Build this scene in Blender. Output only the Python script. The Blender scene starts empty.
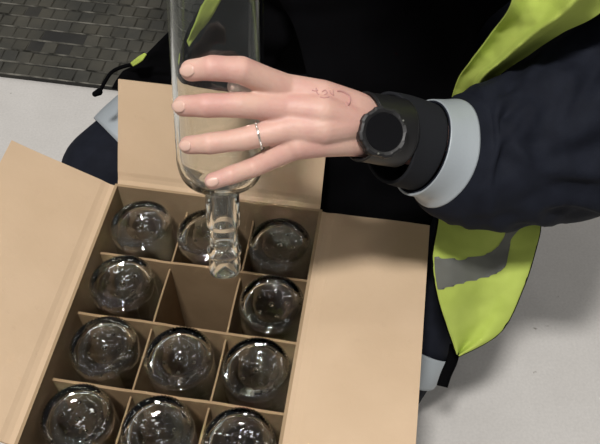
import bpy, bmesh, math, random
from mathutils import Vector, Matrix, noise
random.seed(7)
sc = bpy.context.scene
COL = sc.collection
V = Vector
# ------------------------------------------------------------------ camera
F, EL, ROLL, YAW = 745.11, .938, .0091, -.146
S = .0845
ZB = .29
CZ = ZB + 8.613 * S
FW = V((0, math.cos(EL), -math.sin(EL)))
r0 = V((1, 0, 0)); u0 = r0.cross(FW)
RT = math.cos(ROLL) * r0 + math.sin(ROLL) * u0
UP = -math.sin(ROLL) * r0 + math.cos(ROLL) * u0
CP = V((0, 0, CZ))
def un(x, y, d):            # a point of the place from where the photo shows it and how far it is
    return CP + d * (FW + RT * ((x - 300) / F) + UP * ((222 - y) / F))
def unz(x, y, z):
    d = un(x, y, 1) - CP
    return CP + d * ((z - CZ) / d.z)
cam = bpy.data.cameras.new('camera'); cam.sensor_width = 36; cam.lens = F / 600 * 36; cam.clip_start = .02
co = bpy.data.objects.new('camera', cam); COL.objects.link(co)
co.matrix_world = Matrix.Translation(CP) @ Matrix((RT, UP, -FW)).transposed().to_4x4()
sc.camera = co

# ------------------------------------------------------------------ materials
def mat(name, col, rough=.6, noise_amt=0, nscale=30, col2=None, bump=0, bscale=200, metallic=0, spec=.5, sss=0, coat=0, sheen=0):
    m = bpy.data.materials.new(name); m.use_nodes = True
    nt = m.node_tree; b = nt.nodes['Principled BSDF']
    b.inputs['Base Color'].default_value = (*col, 1)
    b.inputs['Roughness'].default_value = rough
    b.inputs['Metallic'].default_value = metallic
    b.inputs['Specular IOR Level'].default_value = spec
    if sss:
        b.inputs['Subsurface Weight'].default_value = sss
        b.inputs['Subsurface Radius'].default_value = (.008, .003, .0015)
        b.inputs['Subsurface Scale'].default_value = 1
    if coat: b.inputs['Coat Weight'].default_value = coat
    if sheen: b.inputs['Sheen Weight'].default_value = sheen
    tc = nt.nodes.new('ShaderNodeTexCoord')
    if col2:
        n = nt.nodes.new('ShaderNodeTexNoise'); n.inputs['Scale'].default_value = nscale; n.inputs['Detail'].default_value = 5
        nt.links.new(tc.outputs['Object'], n.inputs['Vector'])
        r = nt.nodes.new('ShaderNodeValToRGB')
        r.color_ramp.elements[0].position = .35; r.color_ramp.elements[1].position = .65
        r.color_ramp.elements[0].color = (*col, 1); r.color_ramp.elements[1].color = (*col2, 1)
        nt.links.new(n.outputs['Fac'], r.inputs['Fac']); nt.links.new(r.outputs['Color'], b.inputs['Base Color'])
    if bump:
        n2 = nt.nodes.new('ShaderNodeTexNoise'); n2.inputs['Scale'].default_value = bscale; n2.inputs['Detail'].default_value = 4
        nt.links.new(tc.outputs['Object'], n2.inputs['Vector'])
        bp = nt.nodes.new('ShaderNodeBump'); bp.inputs['Strength'].default_value = bump; bp.inputs['Distance'].default_value = .001
        nt.links.new(n2.outputs['Fac'], bp.inputs['Height']); nt.links.new(bp.outputs['Normal'], b.inputs['Normal'])
    return m
M = {}
M['card'] = mat('cardboard', (.55, .405, .27), .8, col2=(.585, .435, .295), nscale=14, bump=.25, bscale=120, spec=.2)
M['card_in_shaded'] = mat('cardboard_insert_shaded', (.27, .185, .105), .85, col2=(.31, .215, .125), nscale=18, bump=.25, bscale=120, spec=.15)  # divider colour lowered, the shade inside the box is painted in
M['card_shaded'] = mat('cardboard_shaded', (.30, .215, .13), .85, col2=(.34, .245, .15), nscale=14, bump=.25, bscale=120, spec=.15)  # same card as the flaps, darkened to paint in the interior shade
M['navy'] = mat('navy_fabric', (.0065, .008, .014), .8, col2=(.009, .011, .0185), nscale=60, bump=.4, bscale=900, spec=.15)
M['cuff'] = mat('cuff_fabric', (.014, .015, .018), .85, bump=.3, bscale=900, spec=.15)
M['black'] = mat('black_fabric', (.0028, .0028, .0034), .95, spec=.03)
M['lime'] = mat('lime_fabric', (.42, .52, .10), .75, col2=(.46, .56, .12), nscale=22, bump=.3, bscale=700, spec=.2)
M['reflect'] = mat('silver_reflective_tape', (.36, .40, .43), .45, bump=.2, bscale=500, metallic=.15)
M['reflect_dark'] = mat('grey_reflective_tape', (.13, .135, .12), .6, bump=.2, bscale=500)
M['strap'] = mat('watch_resin', (.008, .008, .009), .5)
M['dial'] = mat('watch_dial', (.002, .002, .003), .12)
M['skin'] = mat('skin', (.66, .40, .31), .5, sss=.12, bump=.25, bscale=350, spec=.4)
M['nail'] = mat('nail', (.67, .43, .355), .3, sss=.1)
M['silver'] = mat('silver_ring', (.8, .78, .74), .18, metallic=1)
M['ink'] = mat('tattoo_ink', (.46, .24, .22), .6)
M['hair'] = mat('hair', (.03, .018, .01), .5)
M['boot'] = mat('boot_leather', (.01, .01, .011), .5, bump=.4, bscale=300)
M['white'] = mat('white_label', (.7, .72, .75), .5)
# skin: redder towards knuckles and tips through a noise of its own
nt = M['skin'].node_tree; b = nt.nodes['Principled BSDF']
tc = nt.nodes.new('ShaderNodeTexCoord'); n = nt.nodes.new('ShaderNodeTexNoise'); n.inputs['Scale'].default_value = 38; n.inputs['Detail'].default_value = 3
r = nt.nodes.new('ShaderNodeValToRGB'); r.color_ramp.elements[0].position = .38; r.color_ramp.elements[1].position = .66
r.color_ramp.elements[0].color = (.63, .405, .33, 1); r.color_ramp.elements[1].color = (.57, .32, .275, 1)
nt.links.new(tc.outputs['Object'], n.inputs['Vector']); nt.links.new(n.outputs['Fac'], r.inputs['Fac']); nt.links.new(r.outputs['Color'], b.inputs['Base Color'])
# glass
g = bpy.data.materials.new('clear_glass'); g.use_nodes = True; nt = g.node_tree; nt.nodes.clear()
out = nt.nodes.new('ShaderNodeOutputMaterial'); gl = nt.nodes.new('ShaderNodeBsdfGlass')
gl.inputs['Color'].default_value = (.975, .985, .98, 1); gl.inputs['IOR'].default_value = 1.5; gl.inputs['Roughness'].default_value = .0
tc = nt.nodes.new('ShaderNodeTexCoord'); nn = nt.nodes.new('ShaderNodeTexNoise'); nn.inputs['Scale'].default_value = 62; nn.inputs['Detail'].default_value = 1.5
bp = nt.nodes.new('ShaderNodeBump'); bp.inputs['Strength'].default_value = .55; bp.inputs['Distance'].default_value = .0016
nt.links.new(tc.outputs['Object'], nn.inputs['Vector']); sp = nt.nodes.new('ShaderNodeSeparateXYZ'); nt.links.new(tc.outputs['Object'], sp.inputs[0])
mr = nt.nodes.new('ShaderNodeMapRange'); mr.inputs[1].default_value = .004; mr.inputs[2].default_value = .02; mr.inputs[3].default_value = 1.0; mr.inputs[4].default_value = .035
nt.links.new(sp.outputs[2], mr.inputs[0]); nt.links.new(mr.outputs[0], bp.inputs['Strength'])
nt.links.new(nn.outputs['Fac'], bp.inputs['Height']); nt.links.new(bp.outputs['Normal'], gl.inputs['Normal'])
nt.links.new(gl.outputs[0], out.inputs['Surface']); M['glass'] = g
# concrete
m = bpy.data.materials.new('concrete'); m.use_nodes = True; nt = m.node_tree; b = nt.nodes['Principled BSDF']; M['floor'] = m
b.inputs['Roughness'].default_value = .6; b.inputs['Specular IOR Level'].default_value = .3
tc = nt.nodes.new('ShaderNodeTexCoord')
def nz(scale, det, lo, hi, c0, c1, rough=.5):
    n = nt.nodes.new('ShaderNodeTexNoise'); n.inputs['Scale'].default_value = scale; n.inputs['Detail'].default_value = det; n.inputs['Roughness'].default_value = rough
    r = nt.nodes.new('ShaderNodeValToRGB'); r.color_ramp.elements[0].position = lo; r.color_ramp.elements[1].position = hi
    r.color_ramp.elements[0].color = (*c0, 1); r.color_ramp.elements[1].color = (*c1, 1)
    nt.links.new(tc.outputs['Object'], n.inputs['Vector']); nt.links.new(n.outputs['Fac'], r.inputs['Fac']); return r
a1 = nz(5, 6, .3, .7, (.50, .485, .465), (.58, .565, .545), .65)
a2 = nz(70, 3, .70, .76, (1, 1, 1), (.45, .43, .4))
a3 = nz(260, 2, .3, .7, (.93, .93, .93), (1.03, 1.03, 1.03))
def mul(a, c):
    x = nt.nodes.new('ShaderNodeMix'); x.data_type = 'RGBA'; x.blend_type = 'MULTIPLY'; x.inputs[0].default_value = 1
    nt.links.new(a, x.inputs[6]); nt.links.new(c, x.inputs[7]); return x.outputs[2]
nt.links.new(mul(mul(a1.outputs[0], a2.outputs[0]), a3.outputs[0]), b.inputs['Base Color'])
# mat
m = mat('dark_mat', (.010, .010, .009), .7, col2=(.03, .028, .022), nscale=9, bump=.6, bscale=160); M['mat'] = m
M['mat_pad'] = mat('mat_pad', (.026, .026, .021), .55, col2=(.055, .051, .038), nscale=10, bump=.9, bscale=130)
M['mat_edge'] = mat('mat_mottled_edge', (.03, .03, .025), .5, col2=(.30, .29, .25), nscale=34)  # rib colour mottled from dark to pale by noise

# ------------------------------------------------------------------ helpers
def link(name, me, m=None, parent=None, smooth=True):
    o = bpy.data.objects.new(name, me); COL.objects.link(o)
    if m is not None:
        for mm in (m if isinstance(m, (list, tuple)) else [m]): me.materials.append(mm)
    if smooth and len(me.polygons): me.polygons.foreach_set('use_smooth', [True] * len(me.polygons))
    if parent is not None: attach(o, parent)
    return o
def attach(o, parent):
    o.parent = parent
    M_ = Matrix.Identity(4); p = parent
    while p is not None:
        M_ = p.matrix_basis.to_4x4() @ M_ if p.parent is None else p.matrix_parent_inverse @ p.matrix_basis @ M_
        p = p.parent
    o.matrix_parent_inverse = M_.inverted()
def mesh(name, vs, fs, m=None, parent=None, smooth=True):
    me = bpy.data.meshes.new(name); me.from_pydata([tuple(v) for v in vs], [], fs); me.update()
    return link(name, me, m, parent, smooth)
def empty(name, loc, label, cat, group=None):
    o = bpy.data.objects.new(name, None); COL.objects.link(o); o.location = loc; o.empty_display_size = .05
    tag(o, label, cat, group); return o
def tag(o, label=None, cat=None, group=None, kind=None):
    for k, v in (('label', label), ('category', cat), ('group', group), ('kind', kind)):
        if v: o[k] = v
    return o
def fixn(o):
    bm = bmesh.new(); bm.from_mesh(o.data); bmesh.ops.recalc_face_normals(bm, faces=bm.faces); bm.to_mesh(o.data); bm.free(); return o
def box_verts(c, ax, ay, az):       # centre and three half axes
    vs = [c + sx * ax + sy * ay + sz * az for sx in (-1, 1) for sy in (-1, 1) for sz in (-1, 1)]
    fs = [(0, 1, 3, 2), (4, 6, 7, 5), (0, 4, 5, 1), (2, 3, 7, 6), (0, 2, 6, 4), (1, 5, 7, 3)]
    return vs, fs
def slab(name, corners, n, t, m, parent, nu=1, nv=1, bev=.0006, warp=None):
    """a sheet through four corners (a,b,c,d), thickness t towards n, optional warp(u,v)->offset vector"""
    a, b_, c, d = corners; vs = []; fs = []
    for k in (0, 1):
        for j in range(nv + 1):
            for i in range(nu + 1):
                u, v = i / nu, j / nv
                p = (a * (1 - u) + b_ * u) * (1 - v) + (d * (1 - u) + c * u) * v
                if warp: p = p + warp(u, v)
                vs.append(p + n * t * k)
    W = nu + 1; K = W * (nv + 1)
    for j in range(nv):
        for i in range(nu):
            q = j * W + i
            fs.append((q, q + 1, q + 1 + W, q + W)); fs.append((q + K, q + W + K, q + 1 + W + K, q + 1 + K))
    for i in range(nu):
        fs.append((i, i + K, i + 1 + K, i + 1)); q = nv * W + i; fs.append((q, q + 1, q + 1 + K, q + K))
    for j in range(nv):
        q = j * W; fs.append((q, q + W, q + W + K, q + K)); q = j * W + nu; fs.append((q, q + K, q + W + K, q + W))
    o = mesh(name, vs, fs, m, parent, smooth=False); fixn(o)
    return o
def basis(t, hint=V((0, 0, 1))):
    t = t.normalized(); a = hint.cross(t)
    if a.length < 1e-4: a = V((1, 0, 0)).cross(t)
    a.normalize(); return a, t.cross(a)
def tube(name, pts, r, m, parent, seg=10, closed=False, k=None):
    vs = []; fs = []; n = len(pts); a = None
    for i, p in enumerate(pts):
        t = (pts[(i + 1) % n] - pts[i - 1]) if closed else (pts[min(i + 1, n - 1)] - pts[max(i - 1, 0)])
        t.normalize()
        if a is None: a, b_ = basis(t)
        else: a = (a - t * a.dot(t)).normalized(); b_ = t.cross(a)
        rr = r[i] if isinstance(r, (list, tuple)) else r
        for s in range(seg):
            w = 2 * math.pi * s / seg; vs.append(p + rr * (math.cos(w) * a + math.sin(w) * b_))
    for i in range(n if closed else n - 1):
        for s in range(seg):
            A = i * seg; B = ((i + 1) % n) * seg
            fs.append((A + s, A + (s + 1) % seg, B + (s + 1) % seg, B + s))
    if not closed:
        fs.append(tuple(range(seg))[::-1]); fs.append(tuple(range((n - 1) * seg, n * seg)))
    return fixn(mesh(name, vs, fs, m, parent))
def capsule(vs, fs, A, B, ra, rb, seg=20):
    t = B - A; L = t.length; t = t / L if L > 1e-6 else V((0, 0, 1)); a, b_ = basis(t)
    base = len(vs); prof = []
    for i in range(1, 8):
        w = math.pi / 2 * (1 - i / 7); prof.append((-ra * math.sin(w), ra * math.cos(w)))
    for i in range(0, 7):
        w = math.pi / 2 * i / 7; prof.append((L + rb * math.sin(w), rb * math.cos(w)))
    vs.append(A - t * ra)
    for h, rr in prof:
        for s in range(seg):
            w = 2 * math.pi * s / seg; vs.append(A + t * h + rr * (math.cos(w) * a + math.sin(w) * b_))
    vs.append(B + t * rb)
    for s in range(seg): fs.append((base, base + 1 + (s + 1) % seg, base + 1 + s))
    for i in range(len(prof) - 1):
        for s in range(seg):
            q = base + 1 + i * seg; fs.append((q + s, q + (s + 1) % seg, q + seg + (s + 1) % seg, q + seg + s))
    q = base + 1 + (len(prof) - 1) * seg; e = len(vs) - 1
    for s in range(seg): fs.append((q + s, q + (s + 1) % seg, e))
def blob_mesh(chains, voxel, it=5, fac=.5):
    vs = []; fs = []
    for ch in chains:
        for (A, ra), (B, rb) in zip(ch, ch[1:]): capsule(vs, fs, A, B, ra, rb)
    me = bpy.data.meshes.new('tmp'); me.from_pydata([tuple(v) for v in vs], [], fs); me.update()
    o = bpy.data.objects.new('tmp', me); COL.objects.link(o)
    fixn(o)
    rm = o.modifiers.new('r', 'REMESH'); rm.mode = 'VOXEL'; rm.voxel_size = voxel
    sm = o.modifiers.new('s', 'SMOOTH'); sm.iterations = it; sm.factor = fac
    dg = bpy.context.evaluated_depsgraph_get()
    res = bpy.data.meshes.new_from_object(o.evaluated_get(dg))
    bpy.data.objects.remove(o); bpy.data.meshes.remove(me)
    return res
def cr(P, n):               # Catmull-Rom through a list of tuples
    o = []
    for i in range(len(P) - 1):
        p0 = P[max(i - 1, 0)]; p1 = P[i]; p2 = P[i + 1]; p3 = P[min(i + 2, len(P) - 1)]
        for k in range(n):
            t = k / n
            o.append(tuple(.5 * (2 * b1 + (c1 - a1) * t + (2 * a1 - 5 * b1 + 4 * c1 - d1) * t * t + (-a1 + 3 * b1 - 3 * c1 + d1) * t ** 3) for a1, b1, c1, d1 in zip(p0, p1, p2, p3)))
    o.append(tuple(P[-1])); return o

# ------------------------------------------------------------------ floor and mat
o = slab('floor', [V((-4, -3, 0)), V((4, -3, 0)), V((4, 5, 0)), V((-4, 5, 0))], V((0, 0, -1)), .05, M['floor'], None); tag(o, kind='structure')
A = unz(0, 77, 0); B = unz(118, 91, 0)
dx = (B - A).normalized(); dy = V((0, 0, 1)).cross(dx)
mt = empty('floor_mat', A + dx * .2 + V((0, 0, 0)), 'dark worn studded mat lying on the pale concrete behind the person', 'mat')
W0, W1, DD = -.75, 1.6, 1.3
slab('backing', [A + dx * W0 + V((0, 0, .0005)), A + dx * W1 + V((0, 0, .0005)), A + dx * W1 + dy * DD + V((0, 0, .0005)), A + dx * W0 + dy * DD + V((0, 0, .0005))], V((0, 0, 1)), .008, M['mat'], mt)
vs = []; fs = []; px_, py_ = .0300, .0345; ve = []; fe = []
for j in range(int(DD / py_)):
    for i in range(int((W1 - W0) / px_)):
        c = A + dx * (W0 + px_ * (i + .5 + .5 * (j % 2) + .1 * math.sin(j * 2.1))) + dy * (py_ * (j + .5)); c.z = .0085
        h = random.uniform(.0016, .0028); tl = random.uniform(-.0012, .0012)
        if random.random() < .012 or min((c.xy - unz(a_, b_, 0).xy).length for a_, b_ in ((66, 41), (63, 52), (82, 45))) < .014: continue
        x, y = px_ * .49, py_ * .455
        b0 = len(vs)
        for (sx, sy, sz, ins) in [(a, b_, 0, 1) for a, b_ in ((-1, -1), (1, -1), (1, 1), (-1, 1))] + [(a, b_, 1, .88) for a, b_ in ((-1, -1), (1, -1), (1, 1), (-1, 1))]:
            vs.append(c + dx * sx * x * ins + dy * sy * y * ins + V((0, 0, sz * h + (tl * sy if sz else 0))))
        fs += [(b0 + 4, b0 + 5, b0 + 6, b0 + 7)] + [(b0 + k, b0 + (k + 1) % 4, b0 + 4 + (k + 1) % 4, b0 + 4 + k) for k in range(4)]
    # raised rib between two rows of studs
    y0 = py_ * j + .0005
    q = len(ve)
    for k in range(48):
        u = W0 + (W1 - W0) * k / 47
        p = A + dx * u + dy * y0; zz = .0098 + .0016 * noise.noise(V((u * 9, j * 1.7, 0)))
        ve += [p + V((0, 0, .006)), p + dy * .0012 + V((0, 0, zz + .002)), p + dy * .0026 + V((0, 0, .006))]
        if k: 
            a = q + 3 * (k - 1); fe += [(a, a + 3, a + 4, a + 1), (a + 1, a + 4, a + 5, a + 2)]
mesh('stud_pattern', vs, fs, M['mat_pad'], mt, smooth=False)
mesh('rib_pattern', ve, fe, M['mat_edge'], mt, smooth=False)

# ------------------------------------------------------------------ the box
E1 = V((math.cos(YAW), math.sin(YAW), 0)); E2 = V((math.sin(YAW), -math.cos(YAW), 0)); Z = V((0, 0, 1))
OB = V((-2.25 * S, 6.2231 * S, 0))
X0, X1, Y0, Y1 = -.5169 * S, 2.5159 * S, -.5307 * S, 3.4097 * S
RZ = ZB + .2119 * S; T = .0035
def bx(x, y, z): return OB + E1 * x + E2 * y + Z * z
root = empty('cardboard_box', bx((X0 + X1) / 2, (Y0 + Y1) / 2, 0), 'open brown cardboard box on the concrete floor with its flaps folded out', 'box')
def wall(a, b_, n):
    slab('side_panel', [bx(*a, .004), bx(*b_, .004), bx(*b_, RZ), bx(*a, RZ)], n, T, M['card_shaded'], root)
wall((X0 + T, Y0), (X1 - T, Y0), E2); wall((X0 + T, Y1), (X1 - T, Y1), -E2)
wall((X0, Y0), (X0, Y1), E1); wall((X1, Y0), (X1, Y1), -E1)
slab('bottom_panel', [bx(X0, Y0, 0), bx(X1, Y0, 0), bx(X1, Y1, 0), bx(X0, Y1, 0)], Z, .0105, M['card'], root)
L = (X1 - X0) / 2
def flap(a, b_, outw, ang, L, curl=0, seed=0, trim=.003):
    d = outw * math.cos(ang) + Z * math.sin(ang); n = -outw * math.sin(ang) + Z * math.cos(ang)
    A_ = bx(*a, RZ); B_ = bx(*b_, RZ); e = (B_ - A_).normalized()
    def warp(u, v):
        crease = .0016 * math.exp(-((v - .06) / .03) ** 2)
        return n * (curl * v * v + .0022 * noise.noise(V((u * 2.2, v * 2.2, seed))) * v - crease)
    o = slab('flap', [A_ + e * trim, B_ - e * trim, B_ - e * trim + d * L, A_ + e * trim + d * L], -n, T, M['card'], root, 24, 24, warp=warp)
    return o
flap((X0, Y0), (X0, Y1), -E1, math.radians(28), L, .002, 1)
flap((X1, Y0), (X1, Y1), E1, math.radians(0), L, 0, 2)
flap((X0, Y0), (X1, Y0), -E2, math.radians(56), L, .001, 3)
flap((X0, Y1), (X1, Y1), E2, math.radians(-25), L, 0, 4)
# insert of crossing divider panels
ins = empty('divider_insert', bx((X0 + X1) / 2, (Y0 + Y1) / 2, .006), 'brown cardboard grid of crossing dividers inside the box', 'divider')
PY = .9597; ZT = .284
for k in range(3):
    y = (k + .5) * PY * S
    def wp(u, v, k=k): return E2 * (.0012 * noise.noise(V((u * 5, v * 2, k * 3.1)))) + Z * (.0008 * noise.noise(V((u * 14, 0, k))) * v)
    slab('cross_divider', [bx(X0 + T, y, .011), bx(X1 - T, y, .011), bx(X1 - T, y, ZT), bx(X0 + T, y, ZT)], E2, .003, M['card_in_shaded'], ins, 20, 4, warp=wp)
for k in range(2):
    x = (k + .5) * S
    def wp(u, v, k=k): return E1 * (.0022 * noise.noise(V((u * 4, v * 2, k * 3.1 + 9))))
    slab('long_divider', [bx(x, Y0 + T, .011), bx(x, Y1 - T, .011), bx(x, Y1 - T, ZT - .012), bx(x, Y0 + T, ZT - .012)], E1, .002, M['card_in_shaded'], ins, 20, 4, warp=wp)

# ------------------------------------------------------------------ bottles
RB = .0369; LB = .2845
def bottle_mesh():
    pr = []   # (z from base, r, flag) outer from base centre outwards, lip, then the inside
    for i in range(0, 7):                               # punt
        t = i / 6; pr.append((  .0072 * (1 - t ** 2.6) + .0002, .0285 * t, 0))
    pr[0] = (.0074, 0, 0)
    pr += [(.0000, .0300, 0), (-.0001, .0318, 1), (.0001, .0330, 1), (.0007, .0342, 1), (.0017, .0352, 1), (.0032, .0360, 1), (.0048, .0364, 0), (.008, RB - .0001, 0), (.012, RB, 0), (.06, RB, 0), (.12, RB, 0), (.176, RB, 0)]
    for i in range(1, 11):                              # shoulder
        t = i / 10 * math.pi / 2
        pr.append((.176 + .027 * math.sin(t), .0165 + (RB - .0165) * math.cos(t) ** .9 if i < 10 else .0165, 0))
    pr += [(.2055, .0152, 0), (.210, .0146, 0), (.222, .0146, 0), (.234, .0146, 0), (.2375, .0144, 0), (.239, .0128, 0), (.2405, .0124, 0), (.246, .0124, 0), (.2555, .0124, 0),
           (.257, .0132, 0), (.2585, .0150, 0), (.2615, .0153, 0), (.2645, .0150, 0), (.266, .0136, 0), (.2680, .0132, 0), (.2700, .0140, 0), (.2785, .0141, 0), (.2815, .0138, 0), (LB - .0008, .0128, 0), (LB, .0112, 0), (LB - .001, .0100, 0)]
    pr += [(.27, .0095, 0), (.24, .0096, 0), (.21, .0112, 0), (.203, .0140, 0)]
    for i in range(1, 9):
        t = (1 - i / 8) * math.pi / 2
        pr.append((.174 + .026 * math.sin(t), .014 + (RB - .0027 - .014) * math.cos(t) ** .9, 0))
    pr += [(.12, RB - .0027, 0), (.05, RB - .0027, 0), (.016, RB - .003, 0), (.0115, RB - .0045, 0), (.0085, RB - .0075, 0), (.0078, .025, 0)]
    for i in range(1, 6):
        t = 1 - i / 5; pr.append((.0078 + .0075 * (1 - t * t), .0235 * t, 0))
    seg = 120; vs = []; fs = []; rings = []
    for z, rr, k in pr:
        if rr < 1e-5: rings.append([len(vs)]); vs.append(V((0, 0, z))); continue
        ring = []
        for s in range(seg):
            w = 2 * math.pi * s / seg; q = rr; zz = z
            if k: q += .0006 * (1 if s % 2 else -1); zz -= .0005 * (1 if s % 2 else -1)
            ring.append(len(vs)); vs.append(V((q * math.cos(w), q * math.sin(w), zz)))
        rings.append(ring)
    for a, b_ in zip(rings, rings[1:]):
        for s in range(seg):
            s2 = (s + 1) % seg
            if len(a) == 1: fs.append((a[0], b_[s], b_[s2]))
            elif len(b_) == 1: fs.append((a[s], b_[0], a[s2]))
            else: fs.append((a[s], b_[s], b_[s2], a[s2]))
    # small moulded marks on the base
    def bumpx(cx, cy, r, h, z0):
        b0 = len(vs); sg = 12
        for (rr, hh) in ((r, .0006), (r * .8, -h * .4), (r * .4, -h)):
            for s in range(sg):
                w = 2 * math.pi * s / sg; vs.append(V((cx + rr * math.cos(w), cy + rr * math.sin(w), z0 + hh)))
        for k in range(2):
            for s in range(sg):
                fs.append((b0 + k * sg + s, b0 + k * sg + (s + 1) % sg, b0 + (k + 1) * sg + (s + 1) % sg, b0 + (k + 1) * sg + s))
        fs.append(tuple(b0 + 2 * sg + s for s in range(sg))[::-1]); fs.append(tuple(b0 + s for s in range(sg)))
    for k in range(5):
        w = k * 1.256 + .4; bumpx(.017 * math.cos(w), .017 * math.sin(w), .0022, .0006, .0072 * (1 - (.017 / .0285) ** 2.6) + .0006)
    bumpx(0, 0, .0032, .0008, .0070)
    return vs, fs
vs, fs = bottle_mesh()
bo = mesh('glass_bottle', vs, fs, M['glass']); fixn(bo)
PC = {(0, 0): (141, 224), (1, 0): (207.6, 233), (2, 0): (279.5, 244), (0, 1): (120, 285.2), (2, 1): (272, 305.5), (0, 2): (101.5, 352), (1, 2): (178.3, 358.5), (2, 2): (255.5, 370.5), (0, 3): (75, 421), (1, 3): (157, 429), (2, 3): (240, 435)}
coln = ['left', 'middle', 'right']; rown = ['back row', 'second row', 'third row', 'front row']
first = True
for (i, j), (px, py) in PC.items():
    p = unz(px, py - 2, .2955) - OB
    lx, ly = p.dot(E1), p.dot(E2); cx, cy = i * S, j * PY * S
    lim = S / 2 - RB - .0015; limy = PY * S / 2 - RB - .0035
    lx = min(max(lx, cx - lim), cx + lim); ly = min(max(ly, cy - limy), cy + limy)
    o = bo if first else bo.copy()
    if not first: COL.objects.link(o)
    first = False
    o.matrix_world = Matrix.Translation(bx(lx, ly, .2955)) @ Matrix.Rotation(random.uniform(0, 6.28), 4, 'Z') @ Matrix.Rotation(math.pi, 4, 'X')
    tag(o, f'clear glass bottle upside down in the box, {coln[i]} cell of the {rown[j]}' , 'bottle', 'bottles upside down in the box')
# held bottle
PM = un(225, 273, .665); PB = un(213.5, -48, .558)
ax = (PM - PB).normalized()
hb = bo.copy(); COL.objects.link(hb)
q = V((0, 0, 1)).rotation_difference(ax)
LH = (PM - PB).length
print('held length', LH)
PB = PM - ax * LB
hb.matrix_world = Matrix.Translation(PB) @ q.to_matrix().to_4x4()
hb['label'] = 'clear glass bottle held neck down by the hand above the box'; del hb['group']

# ------------------------------------------------------------------ the person
person = empty('person', V((0, .9, 0)), 'person crouching behind the box in a black jacket and lime vest, holding a bottle', 'person')
def adist(P):
    w = P - PB; return (w - ax * w.dot(ax)).length
def onb(x, y, r, extra=0):         # depth at which something of radius r rests on the near side of the held bottle
    best = None; d = .45
    tgt = RB + r + extra; prev = adist(un(x, y, d))
    while d < .7:
        d += .0005; c = adist(un(x, y, d))
        if c <= tgt: return un(x, y, d)
        if c > prev: return un(x, y, d)
        prev = c
    return un(x, y, d)
fr = []
fingers = {
 'index':  [((288, 90), .0120, .580), ((241, 70), .0104, None), ((212, 68), .0096, None), ((191, 70.5), .0082, None)],
 'middle': [((287, 108), .0122, .575), ((240, 105), .0099, None), ((206, 105.5), .0094, None), ((183.5, 106), .0082, None)],
 'ring':   [((290, 128), .0116, .575), ((243, 139), .0092, None), ((210, 143.5), .0086, None), ((189, 145), .0074, None)],
 'pinky':  [((298, 145), .0108, .580), ((254, 167), .0082, None), ((231, 175), .0077, None), ((213, 181), .0068, None)],
}
chains = []; FP = {}
for nme, js in fingers.items():
    ch = []
    for (p, r_, d) in js:
        P = un(*p, d) if d else onb(*p, r_, -.0004)
        ch.append((P, r_))
    FP[nme] = ch
    # rounder knuckles: widen slightly at joints
    full = [ch[0]]
    for (a, ra), (b_, rb) in zip(ch, ch[1:]):
        full.append((a.lerp(b_, .5), (ra + rb) / 2 * .955)); full.append((b_, rb))
    chains.append(full)
wr = [un(352, 108, .596), un(353, 123, .592), un(352, 139, .600)]
chains += [[(FP['index'][0][0], .0125), (un(322, 97, .583), .0135), (wr[0], .0145)],
           [(FP['middle'][0][0], .0125), (un(322, 112, .576), .0140), (wr[1], .0150)],
           [(FP['ring'][0][0], .0120), (un(322, 128, .578), .0138), (wr[1], .0150)],
           [(FP['pinky'][0][0], .0115), (un(325, 142, .588), .0120), (wr[2], .0140)],
           # palm side and ball of the thumb
           [(un(296, 100, .592), .012), (un(330, 112, .600), .015), (wr[0], .014)],
           [(un(300, 138, .592), .012), (un(330, 136, .602), .014), (wr[2], .013)],
           [(un(342, 112, .606), .015), (un(304, 99, .622), .0145), (un(271, 90, .640), .0108), (un(246, 86, .6485), .0100), (un(238, 86, .6490), .0090)],
           # wrist and forearm
           [(wr[0], .0145), (un(378, 120, .612), .0165), (un(440, 138, .662), .022), (un(540, 130, .715), .034)],
           [(wr[1], .0150), (un(378, 130, .610), .0170), (un(440, 142, .662), .022)],
           [(wr[2], .0140), (un(376, 141, .614), .0150), (un(440, 145, .662), .022)]]
hand = blob_mesh(chains, .00115, 6, .5)
# head, neck, torso and the other arm, kept coarser and joined into the same body
HC = V((.03, .46, 1.14))
rest = [[(V((.03, .62, .92)), .065), (V((.03, .52, 1.03)), .056), (HC + V((0, .02, -.04)), .06)],
        [(HC + V((0, -.01, -.01)), .074), (HC + V((0, .03, .05)), .086)], [(HC + V((0, -.055, -.085)), .032), (HC + V((0, -.02, -.03)), .06)],
        [(HC + V((0, -.082, .01)), .007), (HC + V((0, -.101, -.028)), .011)],
        [(HC + V((-.018, -.080, -.058)), .007), (HC + V((.018, -.080, -.058)), .007)],
        [(HC + V((-.084, .01, .005)), .010), (HC + V((-.084, .012, -.025)), .009)], [(HC + V((.084, .01, .005)), .010), (HC + V((.084, .012, -.025)), .009)],
        [(V((.03, .62, .92)), .07), (V((.02, .78, .62)), .10), (V((0, .93, .40)), .11)],
        [(un(540, 130, .715), .034), (un(650, 90, .73), .04), (un(655, -120, .65), .046), (V((.17, .63, .89)), .058), (V((.03, .62, .90)), .07)],
        [(V((.03, .62, .90)), .07), (V((-.13, .64, .90)), .055), (V((-.27, .90, .76)), .042), (V((-.14, 1.10, .56)), .028), (V((-.125, 1.115, .515)), .024)]]
for k in range(4): rest.append([(V((-.145 + .018 * k, 1.115, .51)), .012), (V((-.145 + .021 * k, 1.11, .47)), .0095), (V((-.143 + .021 * k, 1.088, .445 + .006 * abs(k - 1.4))), .0085)])
rest.append([(V((-.13, 1.10, .53)), .014), (V((-.09, 1.085, .50)), .011), (V((-.075, 1.07, .475)), .010)])
rm_ = blob_mesh(rest, .0045, 3, .5)
bm = bmesh.new(); bm.from_mesh(hand); bm.from_mesh(rm_)
me = bpy.data.meshes.new('body'); bm.to_mesh(me); bm.free()
body = link('body', me, M['skin'], person)
dg = None
from mathutils.bvhtree import BVHTree
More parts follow.
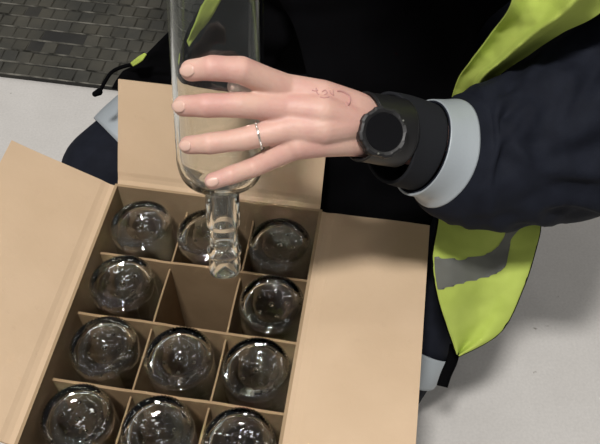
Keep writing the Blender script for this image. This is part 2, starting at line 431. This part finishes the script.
bh = bmesh.new(); bh.from_mesh(hand); bvh = BVHTree.FromBMesh(bh)
def hit(x, y):
    d = (un(x, y, 1) - CP).normalized(); h = bvh.ray_cast(CP, d)
    return h[0], h[1]
# eyes and hair
for sx in (-1, 1):
    vs_ = []; fs_ = []; capsule(vs_, fs_, HC + V((sx * .030, -.064, .008)), HC + V((sx * .030, -.0645, .008)), .0120, .0120)
    ey = mesh('eye', vs_, fs_, M['white'], person)
    vs_ = []; fs_ = []; capsule(vs_, fs_, HC + V((sx * .030, -.0725, .007)), HC + V((sx * .030, -.0730, .007)), .0052, .0052); mesh('iris', vs_, fs_, M['hair'], ey)
hm = blob_mesh([[(HC + V((0, .020, .048)), .092), (HC + V((0, .048, .03)), .092), (HC + V((0, .07, -.06)), .07)], [(HC + V((0, .11, .05)), .02), (HC + V((0, .15, .0)), .035), (HC + V((0, .17, -.09)), .02)]], .006, 3)
link('hair', hm, M['hair'], person)
# nails
for nme, ch in FP.items():
    tip, r_ = ch[-1]; prv = ch[-2][0]
    if nme == 'pinky': pass
    d = (tip - prv).normalized()
    w = tip - PB; rad = (w - ax * w.dot(ax)).normalized()
    nrm = (rad * .75 - FW * .65 + (-RT) * .1); nrm = (nrm - d * nrm.dot(d)).normalized(); side = d.cross(nrm)
    vs = []; fs = []; n1, n2 = 10, 8
    for a in range(n1 + 1):
        for c in range(n2 + 1):
            u = a / n1 * 2 - 1; v = c / n2 * 2 - 1
            sq = 1 - .25 * (u * u * 1.6 if u > 0 else u * u * .9)
            ang = v * .60 * math.sqrt(max(.15, 1 - .75 * u * u))
            rr = r_ * 1.0
            P = tip + d * (-.0002 + u * r_ * .74) + (nrm * math.cos(ang) + side * math.sin(ang) * sq) * rr
            if u > .3: P -= nrm * (u - .3) ** 2 * r_ * .35
            vs.append(P + nrm * .00025)
    for a in range(n1):
        for c in range(n2):
            q = a * (n2 + 1) + c; fs.append((q, q + 1, q + n2 + 2, q + n2 + 1))
    o = mesh('fingernail', vs, fs, M['nail'], person)
    sd = o.modifiers.new('s', 'SOLIDIFY'); sd.thickness = .0006; sd.offset = 0
# ring
Pm = FP['ring'][0][0].lerp(FP['ring'][1][0], .66); dr = (FP['ring'][1][0] - FP['ring'][0][0]).normalized()
a_, b_ = basis(dr); rr = .0094
ringe = tube('finger_ring', [Pm + rr * (math.cos(w) * a_ + math.sin(w) * b_) for w in [2 * math.pi * k / 40 for k in range(40)]], .0011, M['silver'], person, 8, True)
for k in range(26):
    w = 2 * math.pi * k / 26
    vs = []; fs = []; P = Pm + (rr + .0009) * (math.cos(w) * a_ + math.sin(w) * b_); capsule(vs, fs, P, P + dr * .0002, .0009, .0009, 6)
    if k == 0: VS, FS = [], []
    n0 = len(VS); VS += vs; FS += [tuple(n0 + i for i in f) for f in fs]
mesh('beads', VS, FS, M['silver'], ringe); ringe['label'] = 'thin silver beaded ring'
# tattoo strokes
def stroke(pts, r=.0005):
    P = []
    for x, y in [p[:2] for p in cr(pts, 5)]:
        h, nn = hit(x, y)
        if h is not None: P.append(h + nn * .00005)
    return P
tv = []
strokes = [[(337, 91), (343, 92), (349, 96), (350, 101), (348, 105), (346, 103)], [(312, 90), (315, 91), (318, 90)], [(316, 88), (317, 93), (319, 95)], [(322, 92), (325, 90), (327, 93), (324, 95)], [(329, 89), (331, 94), (334, 95)], [(320, 97), (324, 98), (329, 97)], [(333, 90), (333, 96)]]
bmt = bmesh.new()
for k, s in enumerate(strokes):
    P = stroke(s)
    if len(P) > 2:
        o = tube('tmp', P, .0008 if k == 0 else .00045, None, None, 6); bmt.from_mesh(o.data); bpy.data.objects.remove(o)
me = bpy.data.meshes.new('tattoo'); bmt.to_mesh(me); bmt.free(); o = link('tattoo', me, M['ink'], person); o['label'] = 'small dark red ink marks on the back of the hand'

# ---- lofted cloth
def loft(name, secs, m, parent, seg=56, n=8, k=.9, wob=.0, close0=False, close1=False, thick=.0, wseed=0, off=0, upto=None, fold=None):
    """secs: (centre, half axis a, half axis b)"""
    flat = cr([tuple(c) + tuple(a) + tuple(b_) for c, a, b_ in secs], n)
    if upto: flat = flat[:upto]
    vs = []; fs = []
    for i, f in enumerate(flat):
        c, a, b_ = V(f[:3]), V(f[3:6]), V(f[6:9])
        for s in range(seg):
            w = 2 * math.pi * s / seg
            d = math.cos(w) * a + math.sin(w) * b_; P = c + d
            if fold: P += d.normalized() * fold(i / max(1, len(flat) - 1), s / seg)
            if off: P += d.normalized() * off
            if wob:
                nn = noise.noise(P * 9 + V((wseed, 0, 0))) * 1.0 + .5 * noise.noise(P * 24 + V((wseed, 3, 0)))
                P += d.normalized() * wob * nn
            vs.append(P)
    N = len(flat)
    for i in range(N - 1):
        for s in range(seg):
            fs.append((i * seg + s, i * seg + (s + 1) % seg, (i + 1) * seg + (s + 1) % seg, (i + 1) * seg + s))
    if close0: fs.append(tuple(range(seg)))
    if close1: fs.append(tuple(range((N - 1) * seg, N * seg)))
    o = fixn(mesh(name, vs, fs, m, parent))
    if thick:
        sd = o.modifiers.new('s', 'SOLIDIFY'); sd.thickness = thick; sd.offset = -1
    return o
def sec(top, bot, d, k=.85, db=0):
    P = un(*top, d); Q = un(*bot, d + db); return [(P + Q) / 2, (P - Q) / 2, k]
def finish(S_):
    out = []
    for i, (c, a, k) in enumerate(S_):
        t = (S_[min(i + 1, len(S_) - 1)][0] - S_[max(i - 1, 0)][0]).normalized()
        b_ = t.cross(a).normalized() * a.length * k
        out.append((c, a, b_))
    return out
SL = [sec((385, 92), (392, 183), .632, .80), sec((405, 95), (397, 186), .642, .82), sec((431, 103), (410, 190), .655, .85), sec((447, 103), (428, 195), .664, .86), sec((464, 98), (438, 212), .675, .84),
      sec((472, 85), (462, 224), .685, .84), sec((505, 72), (505, 229), .70, .82), sec((562, 30), (560, 220), .715, .8), sec((640, -40), (640, 205), .72, .75)]
sl = finish(SL)
sl += [(un(672, -40, .68), un(610, -90, .68) - un(672, -40, .68), (un(672, -40, .6) - un(672, -40, .68))), (V((.235, .62, .84)), V((-.07, .02, .06)), V((0, -.08, -.01))), (V((.12, .64, .92)), V((-.02, .01, .08)), V((0, -.09, .0)))]
def sfold(t, u):      # long slanting folds of the sleeve cloth, none under the band
    k = max(0, min(1, (t - .24) / .12)); a = 2 * math.pi * u
    x = noise.noise(V((t * 9 + 1.6 * math.sin(a), 2.2 * math.cos(a), 3)))
    return k * (.009 * (.1 - abs(x) * 2.0) + .003 * noise.noise(V((t * 16, 4 * math.cos(a), 4 * math.sin(a)))))
cuff = loft('jacket_cuff', sl[0:3], M['cuff'], person, n=8, thick=.003, wob=.0012); cuff['label'] = 'charcoal cuff of the jacket sleeve'
sleeve = loft('jacket_sleeve', sl[2:], M['navy'], person, n=14, seg=110, thick=.002, wob=.004, wseed=4, fold=sfold)
# reflective band round the sleeve: the same rings a little further out
rb_ = loft('reflective_band', sl[2:], M['reflect'], person, n=14, seg=110, thick=.002, wob=.004, wseed=4, off=.0035, upto=21); rb_['label'] = 'silver reflective band on the sleeve'

# torso, hidden arm sleeve and hem of the jacket as one garment
def P3(x, y, z): return V((x, y, z))
jk = [[(P3(.11, .66, .88), .10), (P3(.10, .80, .60), .11), (P3(.09, .92, .36), .12)],
      [(P3(-.06, .67, .88), .10), (P3(-.03, .80, .60), .105), (P3(0, .93, .36), .10)],
      [(P3(.03, .64, .88), .10), (P3(.03, .78, .58), .13), (P3(.02, .92, .36), .14)],
      [(P3(.20, .70, .86), .08), (P3(.19, .80, .60), .085), (P3(.20, .90, .40), .08)],
      [(P3(-.13, .66, .90), .075), (P3(-.27, .90, .76), .068), (P3(-.15, 1.10, .57), .052)],
      [(P3(.17, .64, .89), .085), (P3(.03, .64, .92), .08)],
      [(P3(.03, .63, .92), .098), (P3(.03, .575, .98), .076)],
      [(P3(.17, .62, .90), .086), (un(655, -120, .65), .070), (un(672, 40, .70), .066)]]
jm = blob_mesh(jk, .009, 3); link('jacket', jm, M['black'], person)
# trousers
HIP = P3(.02, .97, .30)
RK = P3(-.285, .725, .145); LKn = P3(.285, .67, .39); LA = P3(.112, .405, .10)
tr = [[(P3(0, .97, .28), .10), (P3(-.150, .845, .205), .072), (RK, .078)], [(RK, .070), (P3(-.17, 1.0, .065), .05), (P3(-.14, 1.15, .06), .045)],
      [(P3(.09, .97, .30), .12), (P3(.215, .83, .36), .085), (LKn, .066)], [(LKn, .064), (P3(.208, .525, .25), .052), (LA, .050)], [(P3(0, .98, .28), .10), (P3(.09, .98, .3), .11)]]
tm = blob_mesh(tr, .006, 4); link('trousers', tm, M['navy'], person)
def limb_band(c, t, r, w, name='trouser_band', m=None):
    a, b_ = basis(t); t = t.normalized()
    return loft(name, [(c + t * s * w, a * r * kk, b_ * r * kk) for s, kk in ((-.5, .98), (-.2, 1.0), (.2, 1.0), (.5, .98))], m or M['reflect'], person, n=3, thick=.002, wob=.002)
o = limb_band(LA.lerp(P3(.208, .525, .25), .28), P3(.208, .525, .25) - LA, .0565, .045); o['label'] = 'silver reflective band on the lower trouser leg'
o = limb_band(RK.lerp(P3(-.150, .845, .205), .40), P3(-.150, .845, .205) - RK, .083, .075); o['label'] = 'silver reflective band on the trouser leg'
# boots
def boot(a, toe, r):
    bmh = blob_mesh([[(a + V((0, 0, .05)), r), (a, r)], [(V((a.x, a.y, .045)), .043), (V((toe.x, toe.y, .036)), .034)], [(V((a.x, a.y, .02)), .02), (V((toe.x, toe.y, .02)), .02)]], .005, 3)
    link('boot', bmh, M['boot'], person)
boot(V((.108, .40, .07)), V((.100, .27, .03)), .044)
boot(V((-.15, 1.17, .06)), V((-.14, 1.31, .03)), .044)

# ---- vest
LE = [(478, -340, .455), (500, -190, .53), (515, -60, .60), (512, 0, .63), (490, 35, .67), (470, 62, .70), (456, 84, .735), (444, 130, .79), (437, 180, .79), (439, 215, .765), (433, 257, .775), (437, 292, .79), (447, 326, .815), (457, 354, .84)]
RE = [(690, -340, .45), (690, -190, .51), (670, -60, .56), (606, 8, .60), (563, 32, .64), (530, 54, .68), (492, 86, .73), (505, 130, .80), (530, 180, .82), (540, 220, .80), (535, 250, .805), (522, 290, .815), (500, 332, .83), (459, 356, .842)]
nv = 14; LEs = cr(LE, nv); REs = cr(RE, nv); nu = 70
grid = []; pxs = []
for j in range(len(LEs)):
    a, b_ = LEs[j], REs[j]; row = []; prow = []
    for i in range(nu + 1):
        u = i / nu; x = a[0] * (1 - u) + b_[0] * u; y = a[1] * (1 - u) + b_[1] * u; d = a[2] * (1 - u) + b_[2] * u
        amp = .012 * min(1, max(0, (y - 180) / 60)) + .016 * (1 if y < 90 else 0) * max(0, min(1, (100 - y) / 40))
        d += amp * math.sin(u * 7.5 + y * .012) * .5 + .004 * noise.noise(V((x * .03, y * .03, 0))) + .0015 * noise.noise(V((x * .09, y * .09, 2)))
        if y < 100: d += -.018 * math.exp(-((u - .62) / .10) ** 2)
        row.append(un(x, y, d)); prow.append((x, y))
    grid.append(row); pxs.append(prow)
bandpoly = [(430, 254), (458, 257), (475, 255), (489, 251), (498, 245), (503, 236), (507, 222), (512, 205), (540, 200), (530, 222), (519, 232), (512, 240), (510, 256), (506, 269), (498, 275), (489, 279), (472, 283), (458, 287), (447, 290), (432, 294)]
def inside(x, y, P):
    c = False; j = len(P) - 1
    for i in range(len(P)):
        if (P[i][1] > y) != (P[j][1] > y) and x < (P[j][0] - P[i][0]) * (y - P[i][1]) / (P[j][1] - P[i][1]) + P[i][0]: c = not c
        j = i
    return c
vs = [p for row in grid for p in row]; fl = []; fb = []; W_ = nu + 1
for j in range(len(grid) - 1):
    for i in range(nu):
        q = j * W_ + i; f = (q, q + 1, q + W_ + 1, q + W_); x = (pxs[j][i][0] + pxs[j + 1][i + 1][0]) / 2; y = (pxs[j][i][1] + pxs[j + 1][i + 1][1]) / 2
        fl.append(f)
        if inside(x, y, bandpoly): fb.append(f)
vest = mesh('vest', vs, fl, M['lime'], person); sd = vest.modifiers.new('s', 'SOLIDIFY'); sd.thickness = .0015; sd.offset = 0; vest['label'] = 'lime yellow safety vest'
vb = [v + (CP - v).normalized() * .0014 for v in vs]
me = bpy.data.meshes.new('x'); me.from_pydata([tuple(v) for v in vb], [], fb); me.update()
bmx = bmesh.new(); bmx.from_mesh(me); bmesh.ops.delete(bmx, geom=[v for v in bmx.verts if not v.link_faces], context='VERTS')
for _ in range(14): bmesh.ops.smooth_vert(bmx, verts=[v for v in bmx.verts if v.is_boundary], factor=.5, use_axis_x=True, use_axis_y=True, use_axis_z=True)
bmx.to_mesh(me); bmx.free(); vbo = link('vest_band', me, M['reflect_dark'], vest); vbo['label'] = 'grey reflective tape on the vest'
edge = [grid[j][0] for j in range(9 * nv, len(grid), 3)] + [grid[j][-1] for j in range(len(grid) - 1, 9 * nv, -3)]
tube('vest_binding', [p + FW * .001 for p in edge], .0017, M['black'], vest, 8)
# hanging webbing and cords
def ribbon(name, pts, w, m, t=.002, parent=person):
    vs = []; fs = []
    for i, (x, y, d) in enumerate(cr(pts, 6)):
        P = un(x, y, d); Pn = None; vs += [P - RT * w / 2 + UP * w * .12, P + RT * w / 2 - UP * w * .12]
        if i: q = 2 * i; fs.append((q - 2, q - 1, q + 1, q))
    o = mesh(name, vs, fs, m, parent); s = o.modifiers.new('s', 'SOLIDIFY'); s.thickness = t; return o
ribbon('webbing_strap', [(455, 345, .855), (452, 360, .862), (446, 374, .868), (442, 386, .87)], .0125, M['black'])
cord = tube('draw_cord', [un(*p) for p in cr([(135, 64, .98), (122, 67, .985), (112, 72, .99), (106, 80, .99), (100, 91, .99)], 6)], .0026, M['black'], person, 8)
vs = []; fs = []; capsule(vs, fs, un(99, 92, .989), un(95, 94, .989), .0048, .0038); mesh('cord_toggle', vs, fs, M['black'], cord)
# the jacket's hanging right hem with a sliver of vest
def panel(name, rows, m, parent=person, nu_=16, amp=.004, t=.002):
    rs = cr(rows, 8); vs = []; fs = []
    for j, (xl, yl, dl, xr, yr, dr_) in enumerate(rs):
        for i in range(nu_ + 1):
            u = i / nu_; vs.append(un(xl + (xr - xl) * u, yl + (yr - yl) * u, dl + (dr_ - dl) * u + amp * noise.noise(V((u * 4, j * .2, 5)))))
    for j in range(len(rs) - 1):
        for i in range(nu_): q = j * (nu_ + 1) + i; fs.append((q, q + 1, q + nu_ + 2, q + nu_ + 1))
    o = mesh(name, vs, fs, m, parent); s = o.modifiers.new('s', 'SOLIDIFY'); s.thickness = t; return o
panel('jacket_hem', [(222, -30, .80, 300, -30, .82), (203, -2, .86, 300, 0, .86), (167, 33, .92, 290, 40, .88), (146, 54, .95, 280, 60, .92), (132, 66, .965, 270, 80, .94), (122, 72, .975, 260, 95, .96), (112, 88, .985, 260, 110, .98)], M['black'])
o = panel('vest_edge', [(262, -330, .50, 400, -330, .48), (240, -150, .66, 310, -150, .65), (208, -24, .80, 234, -24, .80), (196, 6, .84, 216, 8, .84), (180, 30, .875, 196, 28, .88), (170, 40, .90, 176, 46, .90)], M['lime'], nu_=6, amp=.001)
panel('vest_edge', [(146, 53, .925, 147, 55, .925), (140, 56, .93, 142, 61, .93), (131, 62, .944, 134, 66, .944)], M['lime'], nu_=6, amp=.001); o['label'] = 'lime edge of the vest'
panel('jacket_front', [(262, -60, .76, 560, -60, .72), (275, -10, .79, 520, -10, .76), (295, 30, .81, 480, 30, .79), (310, 90, .84, 470, 100, .82), (322, 150, .90, 455, 160, .87), (318, 200, .945, 437, 205, .93), (315, 240, .98, 433, 240, .96)], M['black'], amp=.01)
# watch
watch_c = un(379, 134, .581)
tW = (un(440, 138, .655) - un(352, 123, .592)).normalized()
wn = (-FW + RT * .02); wn = (wn - tW * wn.dot(tW)).normalized(); ws = tW.cross(wn)
cw = un(376, 129, .608)
watch = empty('wristwatch', cw, 'x', 'x'); del watch['category']; watch['label'] = 'black digital wristwatch with rugged bezel'
attach(watch, person)
def wtag(o): return o
loft('strap', [(cw - tW * .016, wn * .0225, ws * .0265), (cw - tW * .014, wn * .0240, ws * .0280), (cw + tW * .022, wn * .0250, ws * .0290), (cw + tW * .025, wn * .0235, ws * .0275)], M['strap'], watch, n=4, thick=.002)
vs = []; fs = []; seg = 64; wn = (wn * .6 - FW * .6 - RT * .12).normalized(); ta = (tW - wn * tW.dot(wn)).normalized(); ws = ta.cross(wn); tW = ta
c0 = un(381, 133, .584)
prof = [(-.006, .0150), (-.004, .0185), (.004, .0195), (.0075, .0190), (.0085, .0172), (.0078, .0155), (.0070, .0150), (.0070, .0)]
for h, rr in prof[:-1]:
    for s in range(seg):
        w = 2 * math.pi * s / seg; k = 1 + (.055 if (s // 4) % 2 else 0) * (1 if .0165 < rr else 0)
        vs.append(c0 + wn * h + (tW * math.cos(w) + ws * math.sin(w)) * rr * k)
for i in range(len(prof) - 2):
    for s in range(seg): fs.append((i * seg + s, i * seg + (s + 1) % seg, (i + 1) * seg + (s + 1) % seg, (i + 1) * seg + s))
fs.append(tuple(range(seg))[::-1]); fs.append(tuple(range((len(prof) - 2) * seg, (len(prof) - 1) * seg)))
fixn(mesh('case', vs, fs, M['strap'], watch, smooth=False))
vs = []; fs = []
for s in range(48):
    w = 2 * math.pi * s / 48; vs.append(c0 + wn * .0073 + (tW * math.cos(w) + ws * math.sin(w)) * .0149)
fs.append(tuple(range(48))); mesh('dial', vs, fs, M['dial'], watch, smooth=False)
for k in range(2):
    w = -.6 + k * 2.4; vs = []; fs = []
    P = c0 + wn * .0082 + (tW * math.cos(w) + ws * math.sin(w)) * .0176; capsule(vs, fs, P, P + wn * .0006, .0009, .0009, 10); mesh('screw', vs, fs, M['reflect_dark'], watch)

# ------------------------------------------------------------------ light
w = bpy.data.worlds.new('world'); sc.world = w; w.use_nodes = True
w.node_tree.nodes['Background'].inputs[0].default_value = (1, .985, .96, 1); w.node_tree.nodes['Background'].inputs[1].default_value = .15
def area(loc, sx, sy, e, rot=0, tgt=None, col=(1, .965, .925)):
    l = bpy.data.lights.new('ceiling_lamp', 'AREA'); l.shape = 'RECTANGLE'; l.size = sx; l.size_y = sy; l.energy = e; l.color = col
    o = bpy.data.objects.new('ceiling_lamp', l); COL.objects.link(o); o.location = loc
    o.rotation_euler = (0, 0, rot)
    return o
area((-.40, -.36, 3.2), .36, .24, 92)
for i_ in range(6):
    for j_ in range(7):
        area((-3.1 + 1.2 * i_ + .1 * j_, -3 + 1.2 * j_, 3.6), .6, .10, 3.5 if j_ > 2 else 1.1, .12)

sc.view_settings.view_transform = 'Standard'; sc.view_settings.look = 'None'; sc.view_settings.gamma = 1; sc.view_settings.use_curve_mapping = False
sc.view_settings.exposure = -.08
sc.cycles.use_denoising = True
sc.cycles.max_bounces = 24; sc.cycles.transmission_bounces = 24; sc.cycles.glossy_bounces = 8; sc.cycles.sample_clamp_indirect = 0; sc.cycles.caustics_reflective = False; sc.cycles.caustics_refractive = True
sc.cycles.blur_glossy = 0
